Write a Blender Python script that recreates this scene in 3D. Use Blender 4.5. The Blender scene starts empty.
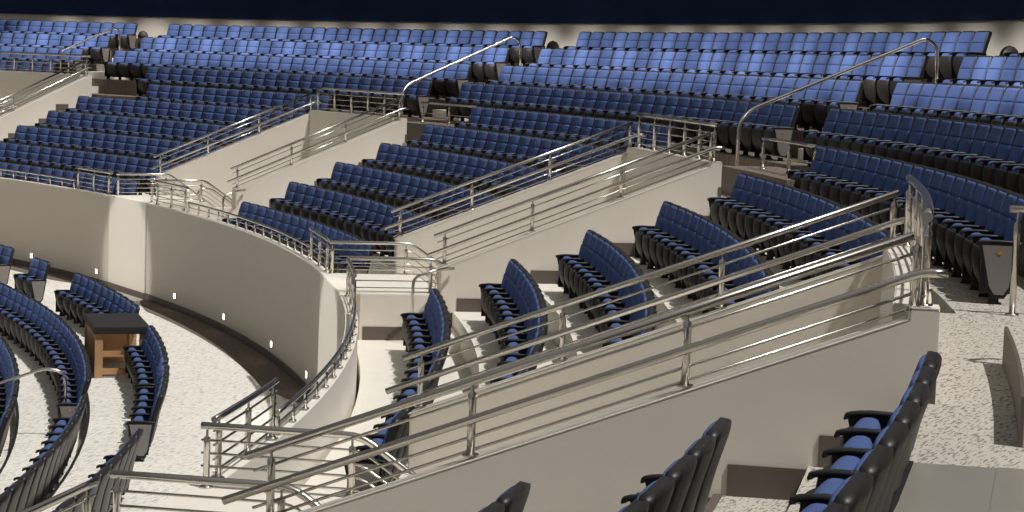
import bpy, bmesh, math, random
from mathutils import Vector, Matrix
random.seed(4)
col = bpy.context.scene.collection
sin, cos, asin, pi = math.sin, math.cos, math.asin, math.pi

# ------------------------------------------------------------------ camera
CX, YAW, PIT, ROL, FPX = 45.834, 2.0175, .0941, .0368, 2056.6
Fv = Vector((cos(YAW)*cos(PIT), sin(YAW)*cos(PIT), -sin(PIT)))
R0 = Vector((sin(YAW), -cos(YAW), 0)); U0 = R0.cross(Fv)
Rv = R0*cos(ROL)+U0*sin(ROL); Uv = U0*cos(ROL)-R0*sin(ROL)
CAM = Vector((CX, 0, 0))
cd = bpy.data.cameras.new('camera'); cam = bpy.data.objects.new('camera', cd); col.objects.link(cam)
cam.matrix_world = Matrix(((Rv.x, Uv.x, -Fv.x, CAM.x), (Rv.y, Uv.y, -Fv.y, CAM.y), (Rv.z, Uv.z, -Fv.z, CAM.z), (0, 0, 0, 1)))
cd.sensor_width = 36; cd.lens = FPX/1024*36; cd.clip_start = .3; cd.clip_end = 300
bpy.context.scene.camera = cam
def px(p):
    d = Vector(p)-CAM; z = d.dot(Fv)
    if z < .3: return None
    return 512+FPX*d.dot(Rv)/z, 256-FPX*d.dot(Uv)/z, z

# ------------------------------------------------------------------ materials
def mat(name, rgb, rough=.6, metal=0., noise=0., nscale=8., bump=0., bscale=60., spec=None, emit=None):
    m = bpy.data.materials.new(name); m.use_nodes = True; nt = m.node_tree; b = nt.nodes['Principled BSDF']
    b.inputs['Base Color'].default_value = (*rgb, 1); b.inputs['Roughness'].default_value = rough; b.inputs['Metallic'].default_value = metal
    if spec is not None: b.inputs['Specular IOR Level'].default_value = spec
    tc = nt.nodes.new('ShaderNodeTexCoord')
    if noise:
        n = nt.nodes.new('ShaderNodeTexNoise'); n.inputs['Scale'].default_value = nscale; n.inputs['Detail'].default_value = 5
        nt.links.new(tc.outputs['Object'], n.inputs['Vector'])
        mx = nt.nodes.new('ShaderNodeMixRGB'); mx.inputs[1].default_value = (*[c*(1-noise) for c in rgb], 1); mx.inputs[2].default_value = (*[min(1, c*(1+noise)) for c in rgb], 1)
        nt.links.new(n.outputs['Fac'], mx.inputs[0]); nt.links.new(mx.outputs[0], b.inputs['Base Color'])
    if bump:
        n2 = nt.nodes.new('ShaderNodeTexNoise'); n2.inputs['Scale'].default_value = bscale; n2.inputs['Detail'].default_value = 3
        nt.links.new(tc.outputs['Object'], n2.inputs['Vector'])
        bp = nt.nodes.new('ShaderNodeBump'); bp.inputs['Strength'].default_value = bump; bp.inputs['Distance'].default_value = .01
        nt.links.new(n2.outputs['Fac'], bp.inputs['Height']); nt.links.new(bp.outputs[0], b.inputs['Normal'])
    if emit:
        b.inputs['Emission Color'].default_value = (*rgb, 1); b.inputs['Emission Strength'].default_value = emit
    return m
def carpet(name, light, dark, amount=.5, sc=1.):
    m = bpy.data.materials.new(name); m.use_nodes = True; nt = m.node_tree; b = nt.nodes['Principled BSDF']
    b.inputs['Roughness'].default_value = .95; b.inputs['Specular IOR Level'].default_value = .1
    tc = nt.nodes.new('ShaderNodeTexCoord')
    def layer(rot, s, sx, thr):
        mp = nt.nodes.new('ShaderNodeMapping'); mp.inputs['Rotation'].default_value = (0, 0, rot); mp.inputs['Scale'].default_value = (s*sx, s, 1)
        nt.links.new(tc.outputs['Object'], mp.inputs['Vector'])
        n = nt.nodes.new('ShaderNodeTexNoise'); n.inputs['Scale'].default_value = 1; n.inputs['Detail'].default_value = 3
        nt.links.new(mp.outputs[0], n.inputs['Vector'])
        r = nt.nodes.new('ShaderNodeValToRGB'); r.color_ramp.elements[0].position = thr; r.color_ramp.elements[1].position = thr+.06
        nt.links.new(n.outputs['Fac'], r.inputs['Fac']); return r.outputs['Color']
    a = layer(.3, 9*sc, 5, .53); c = layer(.3+pi/2, 9*sc, 5, .55); w = layer(.9, 3*sc, 1.6, .5)
    mx = nt.nodes.new('ShaderNodeMixRGB'); nt.links.new(w, mx.inputs[0]); nt.links.new(a, mx.inputs[1]); nt.links.new(c, mx.inputs[2])
    ml = nt.nodes.new('ShaderNodeMath'); ml.operation = 'MULTIPLY'; ml.inputs[1].default_value = amount; nt.links.new(mx.outputs[0], ml.inputs[0])
    m2 = nt.nodes.new('ShaderNodeMixRGB'); m2.inputs[1].default_value = (*light, 1); m2.inputs[2].default_value = (*dark, 1)
    nt.links.new(ml.outputs[0], m2.inputs[0]); nt.links.new(m2.outputs[0], b.inputs['Base Color'])
    return m
def srgb(r, g, b):
    f = lambda c: (c/255/12.92) if c/255 <= .04045 else ((c/255+.055)/1.055)**2.4
    return (f(r), f(g), f(b))
M = dict(
 blue=mat('blue_fabric', srgb(78, 98, 146), .85, noise=.12, nscale=30, bump=.3, bscale=250, spec=.2),
 shell=mat('black_plastic_shell', srgb(32, 31, 30), .44, bump=.1, bscale=80),
 pan=mat('dark_seat_pan', srgb(36, 32, 30), .55),
 arm=mat('black_armrest', srgb(16, 16, 17), .45),
 leg=mat('dark_metal_leg', srgb(30, 29, 30), .4, metal=.5),
 panel=mat('grey_end_panel', srgb(128, 124, 120), .6, noise=.05),
 plate=mat('orange_plate', srgb(205, 130, 70), .4),
 steel=mat('brushed_steel', srgb(212, 207, 199), .22, metal=1., bump=.05, bscale=300),
 cream=mat('cream_paint', srgb(236, 230, 218), .8, noise=.02, nscale=2, bump=.05, bscale=40),
 shaded_cream=mat('shaded_cream_paint', srgb(206, 198, 185), .85, noise=.03, nscale=2, bump=.05, bscale=40),  # cream paint darkened to put shade into the front wall faces
 wall=mat('warm_grey_paint', srgb(226, 219, 207), .85, noise=.03, nscale=2, bump=.06, bscale=30),
 backwall=mat('beige_paint', srgb(216, 208, 194), .85, noise=.03, nscale=1),
 navy=mat('navy_wall_panel', srgb(34, 46, 76), .95, noise=.25, nscale=.6, spec=.05),
 base=mat('brown_baseboard', srgb(98, 88, 80), .6),
 shade_band=carpet('painted_shade_carpet', srgb(124, 111, 101), srgb(88, 77, 70), .6),  # brown floor strip colour, the front wall's cast shadow painted in
 carpet=carpet('light_pattern_carpet', srgb(198, 192, 180), srgb(112, 108, 103), .8, 1.7),
 dark_carpet=carpet('brown_tier_carpet', srgb(128, 118, 108), srgb(84, 78, 72), .7),
 floorc=carpet('pale_floor_carpet', srgb(236, 232, 222), srgb(176, 171, 161), .7, .8),
 pale=mat('pale_concrete', srgb(236, 231, 219), .7, noise=.05, nscale=3),
 concrete=mat('polished_concrete', srgb(150, 145, 136), .3, noise=.12, nscale=3),
 rubber=mat('black_rubber_nosing', srgb(26, 25, 25), .7),
 wood=mat('plain_wood', srgb(190, 148, 106), .6, noise=.12, nscale=6),
 black=mat('black_table_top', srgb(40, 38, 37), .75, noise=.2, nscale=8),
 lamp=mat('lamp_lens', (1, .95, .85), .5, emit=9.),
 bin=mat('dark_bin', srgb(88, 80, 72), .5),
)

# ------------------------------------------------------------------ mesh helpers
class MB:
    def __init__(s): s.v = []; s.f = []; s.m = []; s.sm = []
    def add(s, v, f, mi=0, smooth=False):
        o = len(s.v); s.v += [tuple(p) for p in v]; s.f += [tuple(i+o for i in q) for q in f]; s.m += [mi]*len(f); s.sm += [smooth]*len(f); return s
    def box(s, a, b, fn=None, mi=0):
        P = [(x, y, z) for x in (a[0], b[0]) for y in (a[1], b[1]) for z in (a[2], b[2])]
        if fn: P = [fn(*p) for p in P]
        return s.add(P, [(0, 1, 3, 2), (4, 6, 7, 5), (0, 4, 5, 1), (2, 3, 7, 6), (0, 2, 6, 4), (1, 5, 7, 3)], mi)
    def tube(s, pts, r, n=8, caps=True, mi=0):
        pts = [Vector(p) for p in pts]; rr = r if isinstance(r, (list, tuple)) else [r]*len(pts)
        base = len(s.v); prev = None; F = []; V = []
        for i, p in enumerate(pts):
            t = ((pts[min(i+1, len(pts)-1)]-p).normalized()+(p-pts[max(i-1, 0)]).normalized())
            t = t.normalized() if t.length > 1e-6 else Vector((0, 0, 1))
            if prev is None:
                a = t.cross(Vector((0, 0, 1)));
                if a.length < .05: a = t.cross(Vector((1, 0, 0)))
                a.normalize()
            else:
                a = (prev-t*prev.dot(t)).normalized()
            prev = a; b = t.cross(a)
            V += [p+(a*cos(2*pi*k/n)+b*sin(2*pi*k/n))*rr[i] for k in range(n)]
        for i in range(len(pts)-1):
            for k in range(n): F.append((i*n+k, i*n+(k+1) % n, (i+1)*n+(k+1) % n, (i+1)*n+k))
        s.add(V, F, mi, True)
        if caps: s.add([V[k] for k in range(n)], [tuple(range(n))[::-1]], mi); s.add([V[-n+k] for k in range(n)], [tuple(range(n))], mi)
        return s
    def slab(s, path, hw, front, rear, nv=6, mi=0, smooth=True):
        """closed slab along path [(x,z)]; hw(s) half width, front/rear(s,v) offsets along the normal"""
        n = len(path); V = []; pts = [Vector((p[0], 0, p[1])) for p in path]
        for side in (0, 1):
            for i, p in enumerate(pts):
                t = (pts[min(i+1, n-1)]-pts[max(i-1, 0)]).normalized(); nr = Vector((-t.z, 0, t.x)); u = i/(n-1)
                for j in range(nv+1):
                    v = -1+2*j/nv; o = front(u, v) if side == 0 else -rear(u, v)
                    V.append(p+nr*o+Vector((0, v*hw(u), 0)))
        k = nv+1; N = n*k; F = []
        for i in range(n-1):
            for j in range(nv):
                a = i*k+j; F.append((a, a+1, a+k+1, a+k)); a += N; F.append((a, a+k, a+k+1, a+1))
        for i in range(n-1):
            for j in (0, nv):
                a = i*k+j; F.append((a, a+k, a+k+N, a+N) if j == 0 else (a, a+N, a+k+N, a+k))
        for i in (0, n-1):
            for j in range(nv):
                a = i*k+j; F.append((a, a+N, a+1+N, a+1) if i == 0 else (a, a+1, a+1+N, a+N))
        return s.add(V, F, mi, smooth)
    def mesh(s, name, mats, bevel=0):
        me = bpy.data.meshes.new(name); me.from_pydata(s.v, [], s.f); me.validate()
        for m in mats: me.materials.append(m)
        if len(me.polygons) == len(s.f):
            me.polygons.foreach_set('material_index', s.m); me.polygons.foreach_set('use_smooth', s.sm)
        bm = bmesh.new(); bm.from_mesh(me)
        bmesh.ops.remove_doubles(bm, verts=bm.verts, dist=1e-5); bmesh.ops.recalc_face_normals(bm, faces=bm.faces)
        if bevel: bmesh.ops.bevel(bm, geom=[e for e in bm.edges if e.calc_face_angle(0) > .6], offset=bevel, segments=2, affect='EDGES', clamp_overlap=True)
        bm.to_mesh(me); bm.free(); me.update(); return me
    def build(s, name, m, parent=None, bevel=0):
        o = bpy.data.objects.new(name, s.mesh(name, m if isinstance(m, list) else [m], bevel)); col.objects.link(o)
        if parent: o.parent = parent
        return o
def link(name, me, parent):
    o = bpy.data.objects.new(name, me); col.objects.link(o); o.parent = parent; return o
def empty(name, loc=(0, 0, 0), rz=0):
    o = bpy.data.objects.new(name, None); o.location = loc; o.rotation_euler = (0, 0, rz); col.objects.link(o); return o
def tag(o, label, cat, group=None, kind=None):
    o['label'] = label; o['category'] = cat
    if group: o['group'] = group
    if kind: o['kind'] = kind
    return o
def st(o, label=None):
    o['kind'] = 'structure'
    if label: o['label'] = label
    return o

# ------------------------------------------------------------------ bowl geometry
TH = {1: .2840, 2: .6455, 3: .9891, 4: 1.3408}
HEAD = {1: 44.48, 2: 44.48, 3: 44.48, 4: 45.62}
R1, DR, DH, ZT1, HC = 40.641, .945, .373, -2.752, .80
Z1 = ZT1-HC                       # tread of the first row
RF, ZF, ZFL, ZL = 39.62, -3.01, -4.86, -2.98
WO = 2.05
LAND = {1: (-1.3, .6), 2: (-1.85, .5), 3: (-.6, 1.45), 4: (-.6, 1.45)}
SL = DH/DR
zwall = lambda u: -2.712+(u-R1)*SL
def V(k, u, o, z):
    t = TH[k]; return Vector((u*cos(t)-o*sin(t), u*sin(t)+o*cos(t), z))
def pol(r, t, z): return Vector((r*cos(t), r*sin(t), z))
def thoff(k, r, o): return TH[k]+asin(o/r)
def sector(mb, r0, r1, z0, z1, t0, t1, step=.02, mi=0):
    """solid ring sector; t0/t1 may be functions of r"""
    f0 = t0 if callable(t0) else (lambda r: t0); f1 = t1 if callable(t1) else (lambda r: t1)
    n = max(1, int(math.ceil((f1(r0)-f0(r0))/step))); P = []
    for i in range(n+1):
        for r in (r0, r1):
            t = f0(r)+(f1(r)-f0(r))*i/n
            for z in (z0, z1): P.append(pol(r, t, z))
    Fc = []
    for i in range(n):
        a = i*4; b = a+4
        Fc += [(a+1, a+3, b+3, b+1), (a, b, b+2, a+2), (a, a+1, b+1, b), (a+2, b+2, b+3, a+3)]
    e = n*4; Fc += [(0, 2, 3, 1), (e, e+1, e+3, e+2)]
    return mb.add(P, Fc, mi)
def lev(i): return Z1+(i-1)*DH if i <= 6 else -1.26+(i-7)*.385
def r_lev(i): return 41.06+(i-2)*DR if i <= 6 else [45.79, 46.73, 47.68, 48.62][i-7]
RB = 49.85

# blocks of the mid tier: (id, low side vomitory, high side vomitory)
def tlo(k): return (lambda r: thoff(k, r, WO+.05)) if k else (lambda r: -.30)
def thi(k): return (lambda r: thoff(k, r, -WO+.001)) if k <= 4 else (lambda r: 1.75)
TN = {1: 'nearest', 2: 'second', 3: 'third', 4: 'farthest'}
for s in (1, 2, 3, 4, 5):
    lo, hi = tlo(s-1), thi(s)
    mb = MB()
    sector(mb, RF+.18, 41.06, Z1-.5, Z1, lo, hi, mi=0)
    for i in range(2, 6):
        r0 = r_lev(i); r1 = r_lev(i+1)
        if s == 4 and i == 5: r1 = r_lev(6)
        sector(mb, r0, r1, lev(i)-.6, lev(i), lo, hi)
    st(mb.build('floor', M['carpet' if s < 2 else 'pale']), 'stepped seating floor of the tiers')
    # aisle half steps beside the stairwell wall
    if s <= 4:
        for i in range(1, 5):
            ra = r_lev(i+1)-.47; rb = r_lev(i+1)-.002
            if s == 4 or i < 5 or True:
                mb = MB(); sector(mb, ra, rb, lev(i)+.002, lev(i)+DH/2, lambda r: thoff(s, r, -WO-1.08), lambda r: thoff(s, r, -WO-.002))
                o = mb.build('aisle_step', M['carpet' if s < 2 else 'pale'])
                n = MB(); sector(n, ra-.02, ra-.001, lev(i)+.002, lev(i)+DH/2, lambda r: thoff(s, r, -WO-1.08), lambda r: thoff(s, r, -WO-.002))
                sector(n, ra-.02, ra+.03, lev(i)+DH/2, lev(i)+DH/2+.006, lambda r: thoff(s, r, -WO-1.08), lambda r: thoff(s, r, -WO-.002))
                q = n.build('nosing', M['base'], o)
                st(o, 'half step of aisle beside the %s stairwell wall, level %d' % (TN[s], i))
# level 6 ring and the upper levels
mb = MB(); sector(mb, 44.84, 45.85, -2.4, lev(6), -.3, 1.75)
for k in (1, 2, 3):
    sector(mb, 44.44, 44.84, -2.4, lev(6)-.0005, lambda r: thoff(k, r, -3.15 if k > 1 else -3.75), lambda r: thoff(k, r, -WO-.001)); sector(mb, 44.485, 44.84, -2.4, lev(6)-.0005, lambda r: thoff(k, r, -WO), lambda r: thoff(k, r, 2.2))
st(mb.build('floor', M['carpet']), 'cross aisle floor')
mb = MB(); sector(mb, 44.48, 44.84, -2.4, lev(6)-.001, -.3, lambda r: thoff(1, r, -3.75))
cf = st(mb.build('floor', M['concrete']), 'smooth grey concrete landing in the right foreground')
mb = MB(); sector(mb, 44.84, 45.80, lev(6), lev(6)+.003, -.3, lambda r: thoff(1, r, -3.75)); st(mb.build('floor', M['concrete']), 'smooth grey concrete landing')
mb = MB(); sector(mb, 44.43, 44.485, -2.1, lev(6)+.006, -.3, lambda r: thoff(1, r, -3.75)); st(mb.build('trim_1', M['rubber']), 'black ribbed nosing')
mb = MB()
for i in range(7, 11):
    sector(mb, r_lev(i), (r_lev(i+1) if i < 10 else RB+.1), lev(i)-.7, lev(i), .12, 1.75)
st(mb.build('floor', M['dark_carpet']), 'stepped floor of the upper rows')
PZ = lambda k: -1.45 if k == 1 else -1.31
for k in (1, 2, 3, 4):
    for i in range(7, 10):
        ra = r_lev(i+1)-.45; mb = MB()
        sector(mb, ra, r_lev(i+1)-.002, lev(i)+.002, lev(i)+.19, lambda r: thoff(k, r, -1.0), lambda r: thoff(k, r, .2))
        st(mb.build('aisle_step', M['pale']), 'upper aisle half step above the %s stairwell, level %d' % (TN[k], i))
    # raised platform ahead of the upper aisle
    mb = MB(); sector(mb, 44.95, 45.788, lev(6)+.002, PZ(k), lambda r: thoff(k, r, -3.2 if k == 1 else -3.7), lambda r: thoff(k, r, -.45))
    if k < 4:
        o = mb.build('platform', M['carpet' if k == 1 else 'dark_carpet']); st(o, 'carpeted raised step at the head of the %s stairwell' % TN[k])
        n = MB(); sector(n, 44.93, 44.949, lev(6)+.002, PZ(k), lambda r: thoff(k, r, -3.2 if k == 1 else -3.7), lambda r: thoff(k, r, -.45)); n.build('edge_trim', M['base'], o)
# back wall
mb = MB(); sector(mb, RB, RB+.3, -1, .89, .05, 1.85); st(mb.build('wall_back', M['backwall']), 'beige curved back wall')
mb = MB(); sector(mb, RB-.06, RB+.3, .89, 6.0, .05, 1.85); st(mb.build('wall_upper', M['navy']), 'dark navy wall panels above the back wall')

# ------------------------------------------------------------------ floor of the hall
mb = MB(); sector(mb, 36.50, RF+2, ZFL-.3, ZFL, .15, 1.6); st(mb.build('floor', M['floorc']), 'pale carpeted aisle around the floor seats')
for (ra, rb, z) in ((35.56, 36.50, -5.15), (34.66, 35.56, -5.40), (33.7, 34.66, -5.65), (20, 33.7, -5.9)):
    mb = MB(); sector(mb, ra, rb, z-.4, z, .15, 1.6); st(mb.build('floor', M['floorc']), 'floor level for the curved floor rows')
    n = MB(); sector(n, rb-.010, rb+.025, z+(.235 if rb > 36 else .195), z+(.294 if rb > 36 else .254), .15, 1.6)
    st(n.build('trim_2', M['rubber']), 'dark nosing of the floor terrace')
# fascia walls in shade-darkened cream, dark floor strip painting their cast shadow, baseboard
for s in (1, 2, 3, 4, 5):
    a = (lambda r, s=s: thoff(s-1, r, LAND[s-1][1])) if s > 1 else (lambda r: -.2)
    b = (lambda r, s=s: thoff(s, r, LAND[s][0])) if s < 5 else (lambda r: 1.75)
    mb = MB(); sector(mb, RF, RF+.02, ZFL, ZF, a, b, .012); o = st(mb.build('wall_front', M['shaded_cream']), 'curved front wall in cream darkened for shade, tier block %d' % s)
    mb = MB(); sector(mb, RF+.0205, RF+.14, ZFL, ZF+.0, a, b, .012); sector(mb, RF-.002, RF+.14, ZF+.0005, ZF+.012, a, b, .012); mb.build('parapet', M['cream'], o)
    if s > 1:
        mb = MB(); sector(mb, RF-.015, RF-.001, ZFL, ZFL+.12, a, b, .012); st(mb.build('baseboard_front', M['base']))
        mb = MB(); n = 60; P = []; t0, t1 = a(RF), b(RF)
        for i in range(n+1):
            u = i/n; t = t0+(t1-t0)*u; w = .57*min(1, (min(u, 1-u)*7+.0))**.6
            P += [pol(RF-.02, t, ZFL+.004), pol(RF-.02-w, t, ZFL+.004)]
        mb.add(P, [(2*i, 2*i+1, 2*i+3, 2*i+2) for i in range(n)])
        st(mb.build('floor', M['shade_band']), 'dark brown floor strip painted as the shadow along the front wall')
# landings, stairwell walls
for k in (1, 2, 3, 4):
    n0, f0 = LAND[k]; H = HEAD[k]
    fn = lambda u, o, z, k=k: V(k, u, o, z)
    mb = MB().box((RF-.03, n0, ZFL), (40.86, f0, ZL), fn); o = st(mb.build('wall_landing', M['cream'], bevel=.008), 'cream landing block at the foot of the %s stairwell' % TN[k])
    mb = MB().box((RF-.045, n0+.0, ZFL), (RF-.032, f0, ZFL+.12), fn); mb.build('baseboard', M['base'], o)
    # upper curb line across the landing
    # near wall: flat low part, then sloped
    mb = MB()
    def wallprof(mb, o0, o1, prof, zb):
        P = []
        for (u, z) in prof: P += [V(k, u, o0, zb), V(k, u, o0, z), V(k, u, o1, z), V(k, u, o1, zb)]
        F = []; n = len(prof)
        for i in range(n-1):
            a = i*4; b = a+4
            F += [(a, a+1, b+1, b), (a+1, a+2, b+2, b+1), (a+2, a+3, b+3, b+2), (a+3, a, b, b+3)]
        F += [(0, 3, 2, 1), ((n-1)*4, (n-1)*4+1, (n-1)*4+2, (n-1)*4+3)]
        return mb.add(P, F)
    hz = zwall(H)
    prof = [(40.84, zwall(40.84)), (H-.16, zwall(H-.16)), (H-.155, hz), (H, hz)]
    wallprof(mb, -WO, -WO+.2, prof, -5.2)
    if n0 > -2: mb2 = MB().box((RF+.2, -WO, -5.0), (40.84, min(n0, -WO+.2) if n0 < -1.9 else -WO+.2, ZL+.01), fn); wallprof(mb, -WO, -WO+.2, [(RF+.2, ZL+.01), (40.84, ZL+.01)], -5.2) if k != 1 else None
    w = st(mb.build('wall_near_side', M['wall'], bevel=.01), 'sloped wall on the near side of the %s stairwell' % TN[k])
    cp = MB(); wallprof(cp, -WO-.012, -WO+.212, [(u, z+.018) for u, z in prof], 0)
    P = []
    cp = MB()
    for (u, z) in prof: P += [V(k, u, -WO-.001, z), V(k, u, -WO-.001, z+.006), V(k, u, -WO+.201, z+.006), V(k, u, -WO+.201, z)]
    F = []
    for i in range(len(prof)-1):
        a = i*4; b = a+4; F += [(a, a+1, b+1, b), (a+1, a+2, b+2, b+1), (a+2, a+3, b+3, b+2), (a+3, a, b, b+3)]
    F += [(0, 3, 2, 1), (12, 13, 14, 15)]
    cp.add(P, F); cp.build('coping', M['cream'], w)
    mb = MB(); wallprof(mb, WO-.1, WO+.1, [(40.84, zwall(40.84)), (H, hz)], -5.2)
    w = st(mb.build('wall_far_side', M['wall'], bevel=.01), 'sloped wall on the far side of the %s stairwell' % TN[k])
    P = []; cp = MB()
    for (u, z) in ((40.83, zwall(40.83)), (H, hz)): P += [V(k, u, WO-.101, z), V(k, u, WO-.101, z+.006), V(k, u, WO+.101, z+.006), V(k, u, WO+.101, z)]
    cp.add(P, [(0, 1, 5, 4), (1, 2, 6, 5), (2, 3, 7, 6), (3, 0, 4, 7), (0, 3, 2, 1), (4, 5, 6, 7)]); cp.build('coping', M['cream'], w)
    mb = MB(); sector(mb, H-.2, H, -5.2, hz+.001, lambda r: thoff(k, r, -WO+.19), lambda r: thoff(k, r, WO-.09), .006)
    st(mb.build('wall_head', M['wall'], bevel=.008), 'wall closing the head of the %s stairwell' % TN[k])
    # stairs inside
    mb = MB(); n = 10
    for i in range(n): mb.box((40.86+i*.3, -WO+.2, -5.2), (40.86+(i+1)*.3, WO-.1, ZL-.17*(i+1)), fn)
    mb.box((43.86, -WO+.2, -5.2), (H-.2, WO-.1, ZL-1.75), fn)
    st(mb.build('floor', M['pale']), 'steps descending inside the %s stairwell' % TN[k])
    # baseboard on outer face of near wall following the levels
    mb = MB()
    segs = [(RF+.25, 40.59, lev(1))]
    for i in range(1, 6):
        segs += [(r_lev(i+1)-.47, r_lev(i+1), lev(i)+DH/2)] if i < 5 else [(44.44, 44.84, lev(6))]
        if i < 5: segs += [(r_lev(i+1), r_lev(i+2)-.47 if i < 4 else 44.44, lev(i+1))]
    for (ua, ub, z) in segs:
        if ub > H: ub = H
        if ua < ub: mb.box((ua, -WO-.014, z+.001), (ub+.0, -WO-.001, z+.17), fn)
    st(mb.build('baseboard_stair', M['base']), 'brown stepped baseboard of the %s stairwell wall' % TN[k])

# ------------------------------------------------------------------ steel rails
def post(parent, p, h, r=.024):
    p = Vector(p); mb = MB()
    mb.tube([p, p+Vector((0, 0, .012))], r*2.0, 10); mb.tube([p, p+Vector((0, 0, h*.78)), p+Vector((0, 0, h*.86)), p+Vector((0, 0, h*.90)), p+Vector((0, 0, h))], [r, r, r*1.05, r*.35, r*.35], 10)
    o = mb.build('post', M['steel'], parent); return o
def rail(parent, name, pts, r, n=10):
    return MB().tube(pts, r, n).build(name, M['steel'], parent)
def arc(r, t0, t1, z, n=10): return [pol(r, t0+(t1-t0)*i/n, z) for i in range(n+1)]
def smooth(pts, rad=.08, n=4):
    pts = [Vector(p) for p in pts]; out = [pts[0]]
    for i in range(1, len(pts)-1):
        a = (pts[i-1]-pts[i]); b = (pts[i+1]-pts[i]); d = min(rad, a.length*.45, b.length*.45); A = pts[i]+a.normalized()*d; B = pts[i]+b.normalized()*d
        for j in range(n+1):
            t = j/n; out.append(A*(1-t)**2+pts[i]*2*t*(1-t)+B*t*t)
    out.append(pts[-1]); return out
RG = 'steel guard rails on the stairwell walls'
for k in (1, 2, 3, 4):
    H = HEAD[k]
    for side, oo, hoff in (('near', -WO+.1, -.1), ('far', WO, -.1)):
        g = empty('guard_rail', V(k, 41.0, oo, zwall(41.0)))
        tag(g, 'sloping steel guard rail on the %s side wall of the %s stairwell' % (side, TN[k]), 'railing', RG)
        L = g.location.copy()
        def W(u, o, dz): return V(k, u, o, zwall(u)+dz)-L
        for u in ([40.90, 42.02, 43.17, H-.13] if side == 'near' else [40.90, 41.95, 43.1, H-.18]): post(g, W(u, oo, .02), .40)
        rail(g, 'top_rail', [W(40.76, oo, .43), W(H-.15, oo, .43)], .025)
        a = W(H-.1, oo+hoff, .23)
        rail(g, 'handrail', smooth([W(40.66, oo+hoff, .23), a, a+Vector((cos(TH[k])*.13, sin(TH[k])*.13, 0))], .1), .024)
        for u in ([40.90, 42.02, 43.17] if side == 'near' else [40.90, 41.95, 43.1]): MB().tube([W(u, oo, .19), W(u, oo+hoff, .20), W(u, oo+hoff, .23)], .008, 6).build('bracket', M['steel'], g)
        for dz in (.335, .125, .05): rail(g, 'rod', [W(40.80, oo, dz), W(H-.12, oo, dz)], .0095, 6)
    # curved guard at the head
    hz = zwall(H)+.0; t0 = thoff(k, H-.1, -WO+.04); t1 = thoff(k, H-.1, WO-.05)
    g = empty('guard_rail', pol(H-.1, t0, hz)); L = g.location.copy()
    tag(g, 'curved steel guard rail across the head of the %s stairwell' % TN[k], 'railing', 'curved steel guard rails on stairwell heads')
    rr = H-.04; n = 6
    for i in range(n):
        t = t0+(t1-t0)*(i+.12)/(n-.76); post(g, pol(rr, t, hz+.001)-L, .45, .024)
    rail(g, 'top_rail', [p-L for p in arc(rr, t0-.0015, t1, hz+.48)], .027)
    for dz in (.37, .26, .15, .06): rail(g, 'rod', [p-L for p in arc(rr, t0, t1, hz+dz)], .0095, 6)
    # landing rails
    n0, f0 = LAND[k]
    for side, o in (('near', n0+.08), ('far', f0-.08)):
        g = empty('landing_rail', V(k, RF+.1, o, ZL)); L = g.location.copy()
        tag(g, 'level steel rail then dropping down the steps, %s edge of the %s stairwell landing' % (side, TN[k]), 'railing', 'landing rails at the stairwell feet')
        q = lambda u, z: V(k, u, o, z)-L
        for u in (RF+.12, 40.76): post(g, q(u, ZL+.001), .40)
        post(g, q(41.6, ZL-.62), .56)
        for dz, r, nm in ((.43, .025, 'top_rail'), (.33, .009, 'rod'), (.24, .009, 'rod'), (.15, .009, 'rod'), (.06, .009, 'rod')):
            rail(g, nm, smooth([q(RF+.08, ZL+dz), q(40.82, ZL+dz), q(42.5, ZL+dz-1.13)], .1), r, 10 if r > .02 else 6)
    # single stair handrails down the middle
    g = empty('stair_handrail', V(k, 40.95, 0, ZL-.17)); L = g.location.copy()
    tag(g, 'looped steel handrail leading down inside the %s stairwell' % TN[k], 'handrail', 'looped stair handrails in stairwells')
    om = (n0+f0)/2-.25
    rail(g, 'rail', smooth([V(k, 40.98, om, ZL-.165)-L, V(k, 40.98, om, ZL+.22)-L, V(k, 41.25, om, ZL+.22)-L, V(k, 43.0, om, ZL-.95)-L], .12), .023)
    # fascia guards: tall ends and the low rail between
def fascia_guard(t0, t1, lab, posts=3):
    g = empty('front_guard_rail', pol(RF+.1, t0, ZF+.02)); L = g.location.copy()
    tag(g, lab, 'railing', 'tall guard pieces on the curved front wall')
    for i in range(posts):
        t = t0+(t1-t0)*(i+.15)/(posts-.7); post(g, pol(RF+.1, t, ZF+.021)-L, .42)
    rail(g, 'top_rail', [p-L for p in arc(RF+.1, t0, t1, ZF+.46)], .025)
    for dz in (.36, .26, .16, .07): rail(g, 'rod', [p-L for p in arc(RF+.1, t0, t1, ZF+.02+dz)], .009, 6)
def low_rail(t0, t1, lab):
    g = empty('low_front_rail', pol(RF+.1, t0, ZF+.02)); L = g.location.copy(); tag(g, lab, 'railing', 'low rails on the curved front wall')
    n = max(2, int((t1-t0)*RF/.56))
    for i in range(n+1): post(g, pol(RF+.1, t0+(t1-t0)*(i+.02)/(n+.04), ZF+.021)-L, .16, .016)
    rail(g, 'top_rail', [p-L for p in arc(RF+.1, t0, t1, ZF+.195, 30)], .02)
    rail(g, 'rod', [p-L for p in arc(RF+.1, t0, t1, ZF+.11, 30)], .009, 6)
BN = {1: 'nearest', 2: 'middle', 3: 'third', 4: 'farthest'}
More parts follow.
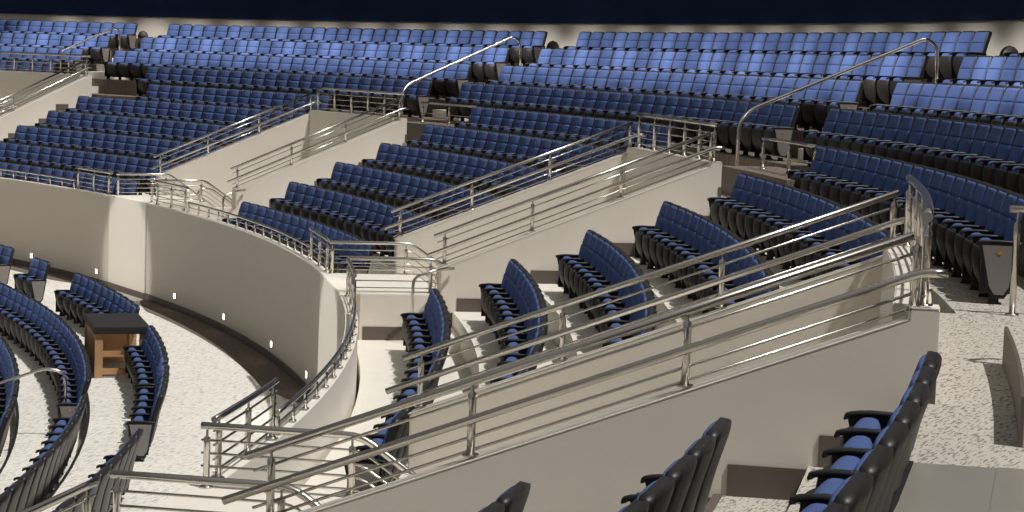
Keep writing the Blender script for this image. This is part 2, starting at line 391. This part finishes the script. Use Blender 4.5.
for s in (1, 2, 3, 4):
    hi = thoff(s, RF, LAND[s][0])-.004; lo = thoff(s-1, RF, LAND[s-1][1])+.004 if s > 1 else .1
    fascia_guard(hi-.046, hi, 'tall steel guard on front wall beside the %s stairwell landing, near side' % TN[s])
    if s > 1: fascia_guard(lo, lo+.046, 'tall steel guard on front wall beside the %s stairwell landing, far side' % TN[s-1])
    if s > 1: low_rail(lo+.048, hi-.048, 'low curved steel rail along the front wall of the %s seat block' % BN[s])
low_rail(thoff(4, RF, LAND[4][1])+.05, 1.5, 'low curved steel rail beyond the farthest stairwell')
# aisle handrails, platform guards, upper handrails
for k in (1, 2, 3, 4):
    if k in (2, 3):
        g = empty('aisle_handrail', V(k, 40.45, -2.35, lev(1))); L = g.location.copy()
        tag(g, 'single bent steel handrail by the wall in the front aisle of the %s block' % BN[k], 'handrail')
        rail(g, 'rail', smooth([V(k, 40.45, -2.35, lev(1))-L, V(k, 40.45, -2.35, lev(1)+.83)-L, V(k, 40.75, -2.3, lev(1)+.93)-L, V(k, 41.0, -2.1, lev(1)+.93)-L], .1), .02)
    if k < 4 :
        g = empty('platform_guard', V(k, 45.35, -1.1, PZ(k))); L = g.location.copy()
        tag(g, 'short level steel guard on the raised step above the %s stairwell' % TN[k], 'railing', 'short guards above stairwell heads')
        ts = [thoff(k, 45.35, o) for o in (-1.1, -2.3, -3.5)]
        for t in ts: post(g, pol(45.35, t, PZ(k)+.001)-L, .39)
        rail(g, 'top_rail', [p-L for p in arc(45.35, ts[2]-.001, ts[0]+.001, PZ(k)+.41, 6)], .022); rail(g, 'rod', [p-L for p in arc(45.35, ts[2], ts[0], PZ(k)+.2, 6)], .009, 6)
    g = empty('aisle_handrail', V(k, 45.17, -.38, -1.6)); L = g.location.copy(); tb = k
    tag(g, 'long sloping steel handrail climbing the upper aisle above the %s stairwell' % TN[k], 'handrail', 'long handrails on the upper aisles')
    o = -.40; z0 = lev(6)+.002
    if k == 4: pts = [V(k, 45.9, o, -1.26), V(k, 45.9, o, -.17), V(k, 47.72, o, .53), V(k, 47.9, o, .46), V(k, 47.92, o, -.47)]
    else: pts = [V(k, 45.17, o-.1, z0), V(k, 45.17, o-.1, -.72), V(k, 45.35, o, -.54), V(k, 47.86, o, .54), V(k, 48.03, o, .42), V(k, 48.06, o, -.47)]
    if k == 1: pts = pts[:3]+[V(k, 45.6, o, -.43), V(k, 45.75, o, -.6), V(k, 45.75, o, -1.44)]
    rail(g, 'rail', smooth([p-L for p in pts], .14, 5), .026)
    MB().tube([pts[0]-L, pts[0]-L+Vector((0, 0, .012))], .06, 14).build('base_plate', M['steel'], g)

g = empty('aisle_rail', V(1, 45.18, 2.27, lev(6))); L = g.location.copy(); tag(g, 'upright steel rail post at the right edge beside the grey row end panel', 'railing')
post(g, Vector((0, 0, .002)), .76, .024); post(g, V(1, 45.70, 2.27, lev(6)+.002)-L, .76, .024)
rail(g, 'top_rail', [V(1, 45.12, 2.27, lev(6)+.77)-L, V(1, 45.76, 2.27, lev(6)+.77)-L], .026)

# ------------------------------------------------------------------ theatre chair
def lin(a, b, n): return [tuple(a[j]+(b[j]-a[j])*i/(n-1) for j in range(2)) for i in range(n)]
def spline(P, n):
    out = []
    for i in range(n):
        u = i/(n-1)*(len(P)-1); j = min(int(u), len(P)-2); t = u-j
        p0, p1, p2, p3 = P[max(j-1, 0)], P[j], P[j+1], P[min(j+2, len(P)-1)]
        out.append(tuple(.5*(2*p1[c]+(p2[c]-p0[c])*t+(2*p0[c]-5*p1[c]+4*p2[c]-p3[c])*t*t+(3*p1[c]-p0[c]-3*p2[c]+p3[c])*t**3) for c in (0, 1)))
    return out
BACK = [(-.150, .16), (-.125, .28), (-.098, .42), (-.060, .58), (-.012, .735)]
def chair_parts(q):
    """q = resolution"""
    ns, nv = (13, 8) if q > 1 else (7, 2)
    D = {}
    cap = lambda u, s, e: min(1, u/s, (1-u)/e)
    rnd = lambda x: math.sqrt(max(0, 1-(1-max(0, min(1, x)))**2))
    hw = lambda u: .268-.022*u-(.075*(1-rnd((1-u)/.14)))-.03*(1-rnd(u/.1))
    m = MB(); m.slab(spline(BACK+[(.0, .80)], ns+3), hw, lambda u, v: .034*rnd((1-u)/.08+.2), lambda u, v: .008+.034*(1-.6*v*v)*rnd(cap(u, .25, .10)+.05), nv); D['back_shell'] = (m, 'shell')
    m = MB()
    up = spline([(-.064, .617), (-.045, .68), (-.028, .73), (-.014, .775)], ns); lo = spline([(-.118, .33), (-.104, .42), (-.085, .52), (-.064, .615)], ns)
    hb = lambda u: .240-.014*u-.05*(1-rnd((1-u)/.22)); hl = lambda u: .244-.02*(1-rnd(u/.2))
    bul = lambda w: (lambda u, v: .03+w*rnd(cap(u, .25, .25))*(1-abs(v)**4))
    m.slab(up, hb, lambda u, v: .03+.018*(.45+.55*rnd(u/.15) if u < .5 else rnd((1-u)/.25))*(1-abs(v)**4), lambda u, v: -.01, nv); m.slab(lo, hl, lambda u, v: .03+.026*(.4+.6*rnd((1-u)/.12) if u > .5 else rnd(u/.25))*(1-abs(v)**4), lambda u, v: -.01, nv); D['back_cushion'] = (m, 'blue')
    m = MB(); pp = spline([(-.22, .10), (-.300, .16), (-.342, .25), (-.355, .34), (-.345, .415)], ns)
    m.slab(pp, lambda u: .226-.03*(1-rnd(u/.25)), lambda u, v: .016+.028*(1-v*v), lambda u, v: .012, nv); D['seat_pan'] = (m, 'pan')
    m = MB(); c0 = spline([(-.19, .16), (-.252, .23), (-.278, .33), (-.279, .468)], 41); cs = [c0[int(round(40*(1-(1-i/(ns-1))**2)))] for i in range(ns)]
    m.slab(cs, lambda u: .222-.05*(1-rnd((1-u)**2/.16)), lambda u, v: .076*rnd((1-u)**2/.20+.001)*(1-.25*v*v)+.001, lambda u, v: .066*rnd((1-u)**2/.20+.001)*(1-.25*v*v), nv); D['seat_cushion'] = (m, 'blue')
    for nm, y in (('armrest', .277), ('end_armrest', -.277)):
        m = MB(); ap = spline([(-.395, .440), (-.388, .462), (-.28, .476), (-.12, .470), (-.07, .46)], max(5, ns-2) if q > 1 else 4)
        m.slab(ap, lambda u: .024, lambda u, v: .010, lambda u, v: .014, 2 if q < 2 else 4)
        m.box((-.365, -.014, .08), (-.14, .014, .46)); m.v = [(a, b+y, c) for a, b, c in m.v]; D[nm] = (m, 'arm')
        m = MB(); m.box((-.29, -.020, 0), (-.22, .020, .12)).box((-.30, -.026, 0), (-.20, .026, .015)); m.v = [(a, b+y, c) for a, b, c in m.v]; D['leg' if y > 0 else 'end_leg'] = (m, 'leg')
    def shield(m, y0, y1, k, zt, zb):
        pth = [zb+(zt-zb)*i/6 for i in range(7)] if q > 1 else [zb, zb+(zt-zb)*.15, zb+(zt-zb)*.5, zt]
        n = len(pth); P = []
        for yy in (y0, y1):
            for z in pth:
                u = (z-zb)/(zt-zb); w = k*(.062+.068*u)*(.55+.45*rnd(u/.12)); xc = -.225-.01*u; P += [(xc-w, yy, z), (xc+w, yy, z)]
        F = []
        for i in range(n-1):
            a = 2*i; F += [(a, a+1, a+3, a+2), (a+2*n, a+2*n+2, a+2*n+3, a+2*n+1), (a, a+2, a+2+2*n, a+2*n), (a+1, a+1+2*n, a+3+2*n, a+3)]
        F += [(0, 2*n, 2*n+1, 1), (2*n-2, 2*n-1, 4*n-1, 4*n-2)]
        m.add(P, F)
    for sg, sf in ((-1, ''), (1, '_far')):
        m = MB(); shield(m, .292*sg, .312*sg, 1.22, .458, .045); D['end_stand'+sf] = (m, 'arm')
        m = MB(); shield(m, .313*sg, .322*sg, 1.0, .445, .075); D['end_panel'+sf] = (m, 'panel')
        m = MB(); y0 = .3225*sg; m.tube([(-.235, y0, .395), (-.235, y0+.005*sg, .395)], .017, 12); D['number_plate'+sf] = (m, 'plate')
    for nm, (m, mt) in D.items(): m.v = [(a, b*.915, c) for a, b, c in m.v]
    return D
HI = {}
for nm, (m, mt) in chair_parts(2).items(): HI[nm] = m.mesh(nm, [M[mt]])
LO = chair_parts(1)
seats = []      # (dist, x,y,z, angle, first, last, rowid, index)
def add_row(rowid, r, z, t_hi, t_lo, n=None, tilt=0):
    """backs top at radius r; row runs from high angle end to the low angle end (arm to arm)"""
    L = (t_hi-t_lo)*r; n = n or max(1, round(L/.507)); p = L/n
    for i in range(n):
        t = t_hi-(i+.5)*p/r; P = pol(r, t, z)
        a = px(P+Vector((0, 0, .5)))
        if a is None or (P-CAM).length < 2.5: continue
        mx = 30+.45*FPX/a[2]
        if a[0] < -mx or a[0] > 1024+mx or a[1] < -40 or a[1] > 512+mx*1.1: continue
        seats.append(((P-CAM).length, P, t, i == 0, i == n-1, rowid, i, n))
for s in (1, 2, 3, 4, 5):
    for i in range(1, 7):
        r = R1+(i-1)*DR+{1: .11, 2: .08}.get(s, 0); z = lev(i)
        go = WO+1.08
        if i == 6: go = 3.35 if s != 4 else 4.9
        hi = thoff(s, r, -go) if s < 5 else 1.6
        lo = thoff(s-1, r, WO+.3 if i < 6 else 3.0) if s > 1 else -.12
        if s == 1 and i > 5: continue
        if s == 5 and i > 6: continue
        add_row((s, i), r, z, hi, lo)
for i in range(7, 11):
    r = R1+(i-1)*DR-.02; z = lev(i)
    for s in (2, 3, 4, 5):
        hi = thoff(s, r, -1.08) if s < 5 else 1.62
        lo = thoff(s-1, r, .25)
        if s == 4 and i == 7: hi = 1.262
        add_row((s, i), r, z, hi, lo)
p1 = .0135
for g, (a, n, rl) in enumerate(((1.0365+2*p1, 2, 37.8), (.9910, 2, 37.6), (.9185, 10, 37.6), (.7270, 7, 37.5), (.6260, 5, 37.5), (.5020, 9, 37.48))):
    add_row(('L1', g), rl, ZFL, a, a-n*p1, n)
for g, (a, b) in enumerate(((.965, .637), (.607, .42))): add_row(('L2', g), 36.5, -5.15, a, b)
for g, (a, b) in enumerate(((.80, .60), (.575, .50))): add_row(('L3', g), 35.55, -5.40, a, b)
seats.sort(key=lambda q: q[0])
ORD = ['first', 'second', 'third', 'fourth', 'fifth', 'sixth', 'seventh', 'eighth', 'ninth', 'tenth', 'eleventh', 'twelfth', 'thirteenth', 'fourteenth', 'fifteenth', 'sixteenth', 'seventeenth', 'eighteenth', 'nineteenth', 'twentieth', 'twenty-first', 'twenty-second', 'twenty-third', 'twenty-fourth', 'twenty-fifth', 'twenty-sixth', 'twenty-seventh', 'twenty-eighth', 'twenty-ninth', 'thirtieth']+['far-right']*60
def seatlabel(rid, i):
    s, q = rid
    if s == 'L1': return 'blue chair %s from far end, %s group of outer floor row' % (ORD[i], ORD[q]), 'outer curved floor row, group %s' % ORD[q]
    if s == 'L2': return 'blue chair %s from far end, %s group of second floor row' % (ORD[i], ORD[q]), 'second curved floor row'
    if s == 'L3': return 'blue chair %s from far end, %s group of innermost floor row' % (ORD[i], ORD[q]), 'innermost curved floor row'
    if s == 1:
        w = {5: 'rightmost', 4: 'middle', 3: 'leftmost'}.get(q, 'lowest'); return 'black-shelled blue chair, %s from far end of %s row, right foreground' % (ORD[i], w), 'chairs of the %s foreground row' % w
    b = {1: 'right foreground block', 2: 'middle block', 3: 'block past second stairwell', 4: 'left block', 5: 'far left block'}[s]
    if q >= 7: b = b.replace('block', 'upper block')
    return 'blue tip-up chair %s from left in %s row up, %s' % (ORD[i], ORD[q-1], b), 'chairs in %s row up, %s' % (ORD[q-1], b)
# how many are in view as individuals
NI = 300
def end_faces(first, last): return first, last
for c, (d, P, t, fi, la, rid, i, n) in enumerate(seats[:NI]):
    o = empty('theater_chair', P, t); lb, gp = seatlabel(rid, i); tag(o, lb, 'chair', gp)
    for nm in ('back_shell', 'back_cushion', 'seat_pan', 'seat_cushion', 'armrest', 'leg'): link(nm, HI[nm], o)
    if la: link('armrest', HI['end_armrest'], o); link('leg', HI['end_leg'], o); link('end_stand', HI['end_stand'], o); e = link('end_panel', HI['end_panel'], o); e['label'] = 'grey end panel'; link('number_plate', HI['number_plate'], e)
    if fi: link('end_stand', HI['end_stand_far'], o); e = link('end_panel', HI['end_panel_far'], o); e['label'] = 'grey end panel'; link('number_plate', HI['number_plate_far'], e)
big = MB(); order = ['blue', 'shell', 'pan', 'arm', 'leg', 'panel', 'plate']
for (d, P, t, fi, la, rid, i, n) in seats[NI:]:
    c, s_ = cos(t), sin(t)
    names = ['back_shell', 'back_cushion', 'seat_pan', 'seat_cushion', 'armrest', 'leg']+(['end_armrest', 'end_stand', 'end_panel', 'number_plate', 'end_leg'] if la else [])+(['end_stand_far', 'end_panel_far'] if fi else [])
    for nm in names:
        m, mt = LO[nm]; k = order.index(mt); o = len(big.v)
        big.v += [(P.x+x*c-y*s_, P.y+x*s_+y*c, P.z+z) for x, y, z in m.v]
        big.f += [tuple(q+o for q in f) for f in m.f]; big.m += [k]*len(m.f); big.sm += m.sm
me = bpy.data.meshes.new('distant_chairs'); me.from_pydata(big.v, [], big.f)
for k in order: me.materials.append(M[k])
me.polygons.foreach_set('material_index', big.m); me.polygons.foreach_set('use_smooth', big.sm)
bm = bmesh.new(); bm.from_mesh(me); bmesh.ops.recalc_face_normals(bm, faces=bm.faces); bm.to_mesh(me); bm.free(); me.update()
o = bpy.data.objects.new('distant_chairs', me); col.objects.link(o)
tag(o, 'rows of distant blue tip-up chairs in the far blocks and the upper tier', 'chairs', None, 'stuff')
print('SEATS', len(seats), 'cut', seats[min(NI, len(seats)-1)][0])

# ------------------------------------------------------------------ wooden control table among the floor rows
tb = empty('wooden_table', pol(37.1, .748, -5.15), .748); tag(tb, 'wooden table with thick black top standing in the gap of the floor rows', 'table')
def tbx(name, a, b, m, bev=.004): return MB().box(a, b).build(name, M[m], tb, bev)
tbx('table_top', (-.44, -.82, 1.0-.05), (.40, .82, 1.0+.05), 'black', .01)
for x in (-.36, .30):
    for y in (-.72, .72): tbx('leg', (x-.06, y-.06, (.291 if x > -9 else 0)), (x+.06, y+.06, .95), 'wood')
tbx('side_panel', (-.36, .70, .30), (.30, .74, .95), 'wood'); tbx('side_panel', (-.40, -.66, .30), (-.37, .66, .95), 'wood')
for z in (.34, .60): tbx('stretcher', (-.34, -.76, z), (.28, -.72, z+.09), 'wood')
# handrail in the floor seating aisle
g = empty('aisle_handrail', pol(36.24, .69, -5.15)); L = g.location.copy(); tag(g, 'single steel handrail in the aisle between the curved floor rows, lower left', 'handrail')
rail(g, 'rail', smooth([pol(36.2, .640, -5.15)-L, pol(36.2, .640, -4.28)-L, pol(35.95, .640, -4.22)-L, pol(34.9, .645, -4.62)-L, pol(34.9, .645, -5.3)-L], .12), .022)
# step lights in the front walls
for j, (t, nm) in enumerate(((1.1236, 'farthest left'), (1.0401, 'second from left'), (.9307, 'third from left'), (.8531, 'fourth from left'), (.7676, 'fifth from left'), (.6892, 'nearest, rightmost'))):
    o = empty('step_light', pol(RF-.002, t, -4.59), t); tag(o, 'small lit step light low on the curved front wall, %s' % nm, 'light', 'step lights on the front wall')
    MB().box((-.02, -.055, -.055), (.0, .055, .055)).build('housing', M['steel'], o, .004)
    MB().box((-.026, -.042, -.042), (-.0205, .042, .042)).build('lens', M['lamp'], o)
for t, nm in ((1.0, 'middle'), (.652, 'right'), (1.349, 'left')):
    o = empty('waste_bin', pol(49.45, t, lev(10)), t); tag(o, 'small dome-topped dark bin at the back wall, top of the %s upper aisle' % nm, 'bin', 'dome-topped bins by the back wall')
    MB().tube([(0, 0, 0), (0, 0, .40)], .145, 18).build('body', M['bin'], o)
    MB().tube([(0, 0, .40), (0, 0, .46), (0, 0, .53), (0, 0, .58), (0, 0, .60)], [.15, .145, .12, .07, .01], 18).build('lid', M['bin'], o)

# ------------------------------------------------------------------ light
W = bpy.data.worlds.new('world'); bpy.context.scene.world = W; W.use_nodes = True; nt = W.node_tree; bg = nt.nodes['Background']
tc = nt.nodes.new('ShaderNodeTexCoord'); sx = nt.nodes.new('ShaderNodeSeparateXYZ'); rp = nt.nodes.new('ShaderNodeValToRGB')
nt.links.new(tc.outputs['Generated'], sx.inputs[0]); nt.links.new(sx.outputs['Z'], rp.inputs['Fac'])
rp.color_ramp.elements[0].position = 0; rp.color_ramp.elements[0].color = (.46, .455, .45, 1); rp.color_ramp.elements[1].position = .9; rp.color_ramp.elements[1].color = (1, .97, .93, 1)
nt.links.new(rp.outputs['Color'], bg.inputs['Color']); bg.inputs['Strength'].default_value = .25
def sun(d, e, ang, colr=(1, .975, .945)):
    l = bpy.data.lights.new('sun', 'SUN'); l.energy = e; l.angle = math.radians(ang); l.color = colr; o = bpy.data.objects.new('key_light', l); col.objects.link(o)
    o.rotation_euler = Vector(d).normalized().to_track_quat('-Z', 'Y').to_euler(); return o
# key: high overhead, coming slightly from behind the rows
ax = -.15
sun((-cos(ax)*.50, -sin(ax)*.50, -1), 2.85, 1.2)
for k in (2, 3, 4):
    l = bpy.data.lights.new('spot', 'SPOT'); l.energy = 6500; l.spot_size = math.radians(8.5); l.spot_blend = .3; l.color = (1, .97, .92); l.shadow_soft_size = .1
    o = bpy.data.objects.new('stage_spot', l); col.objects.link(o); o.location = V(k, 24, 0, 7)
    o.rotation_euler = (V(k, RF-.2, (LAND[k][0]+LAND[k][1])/2, -4.2)-o.location).to_track_quat('-Z', 'Y').to_euler()
for i in range(29):
    t = .40+i*.0365
    l = bpy.data.lights.new('spot', 'SPOT'); l.energy = 4000; l.spot_size = math.radians(18); l.spot_blend = .6; l.color = (1, .98, .97); l.shadow_soft_size = .15
    o = bpy.data.objects.new('downlight', l); col.objects.link(o); o.location = pol(40.2, t, 6.0)
    o.rotation_euler = (pol(48.1, t, .2)-o.location).to_track_quat('-Z', 'Y').to_euler()
vs = bpy.context.scene.view_settings; vs.view_transform = 'Standard'; vs.look = 'None'; vs.gamma = 1; vs.use_curve_mapping = False; vs.exposure = 0.0
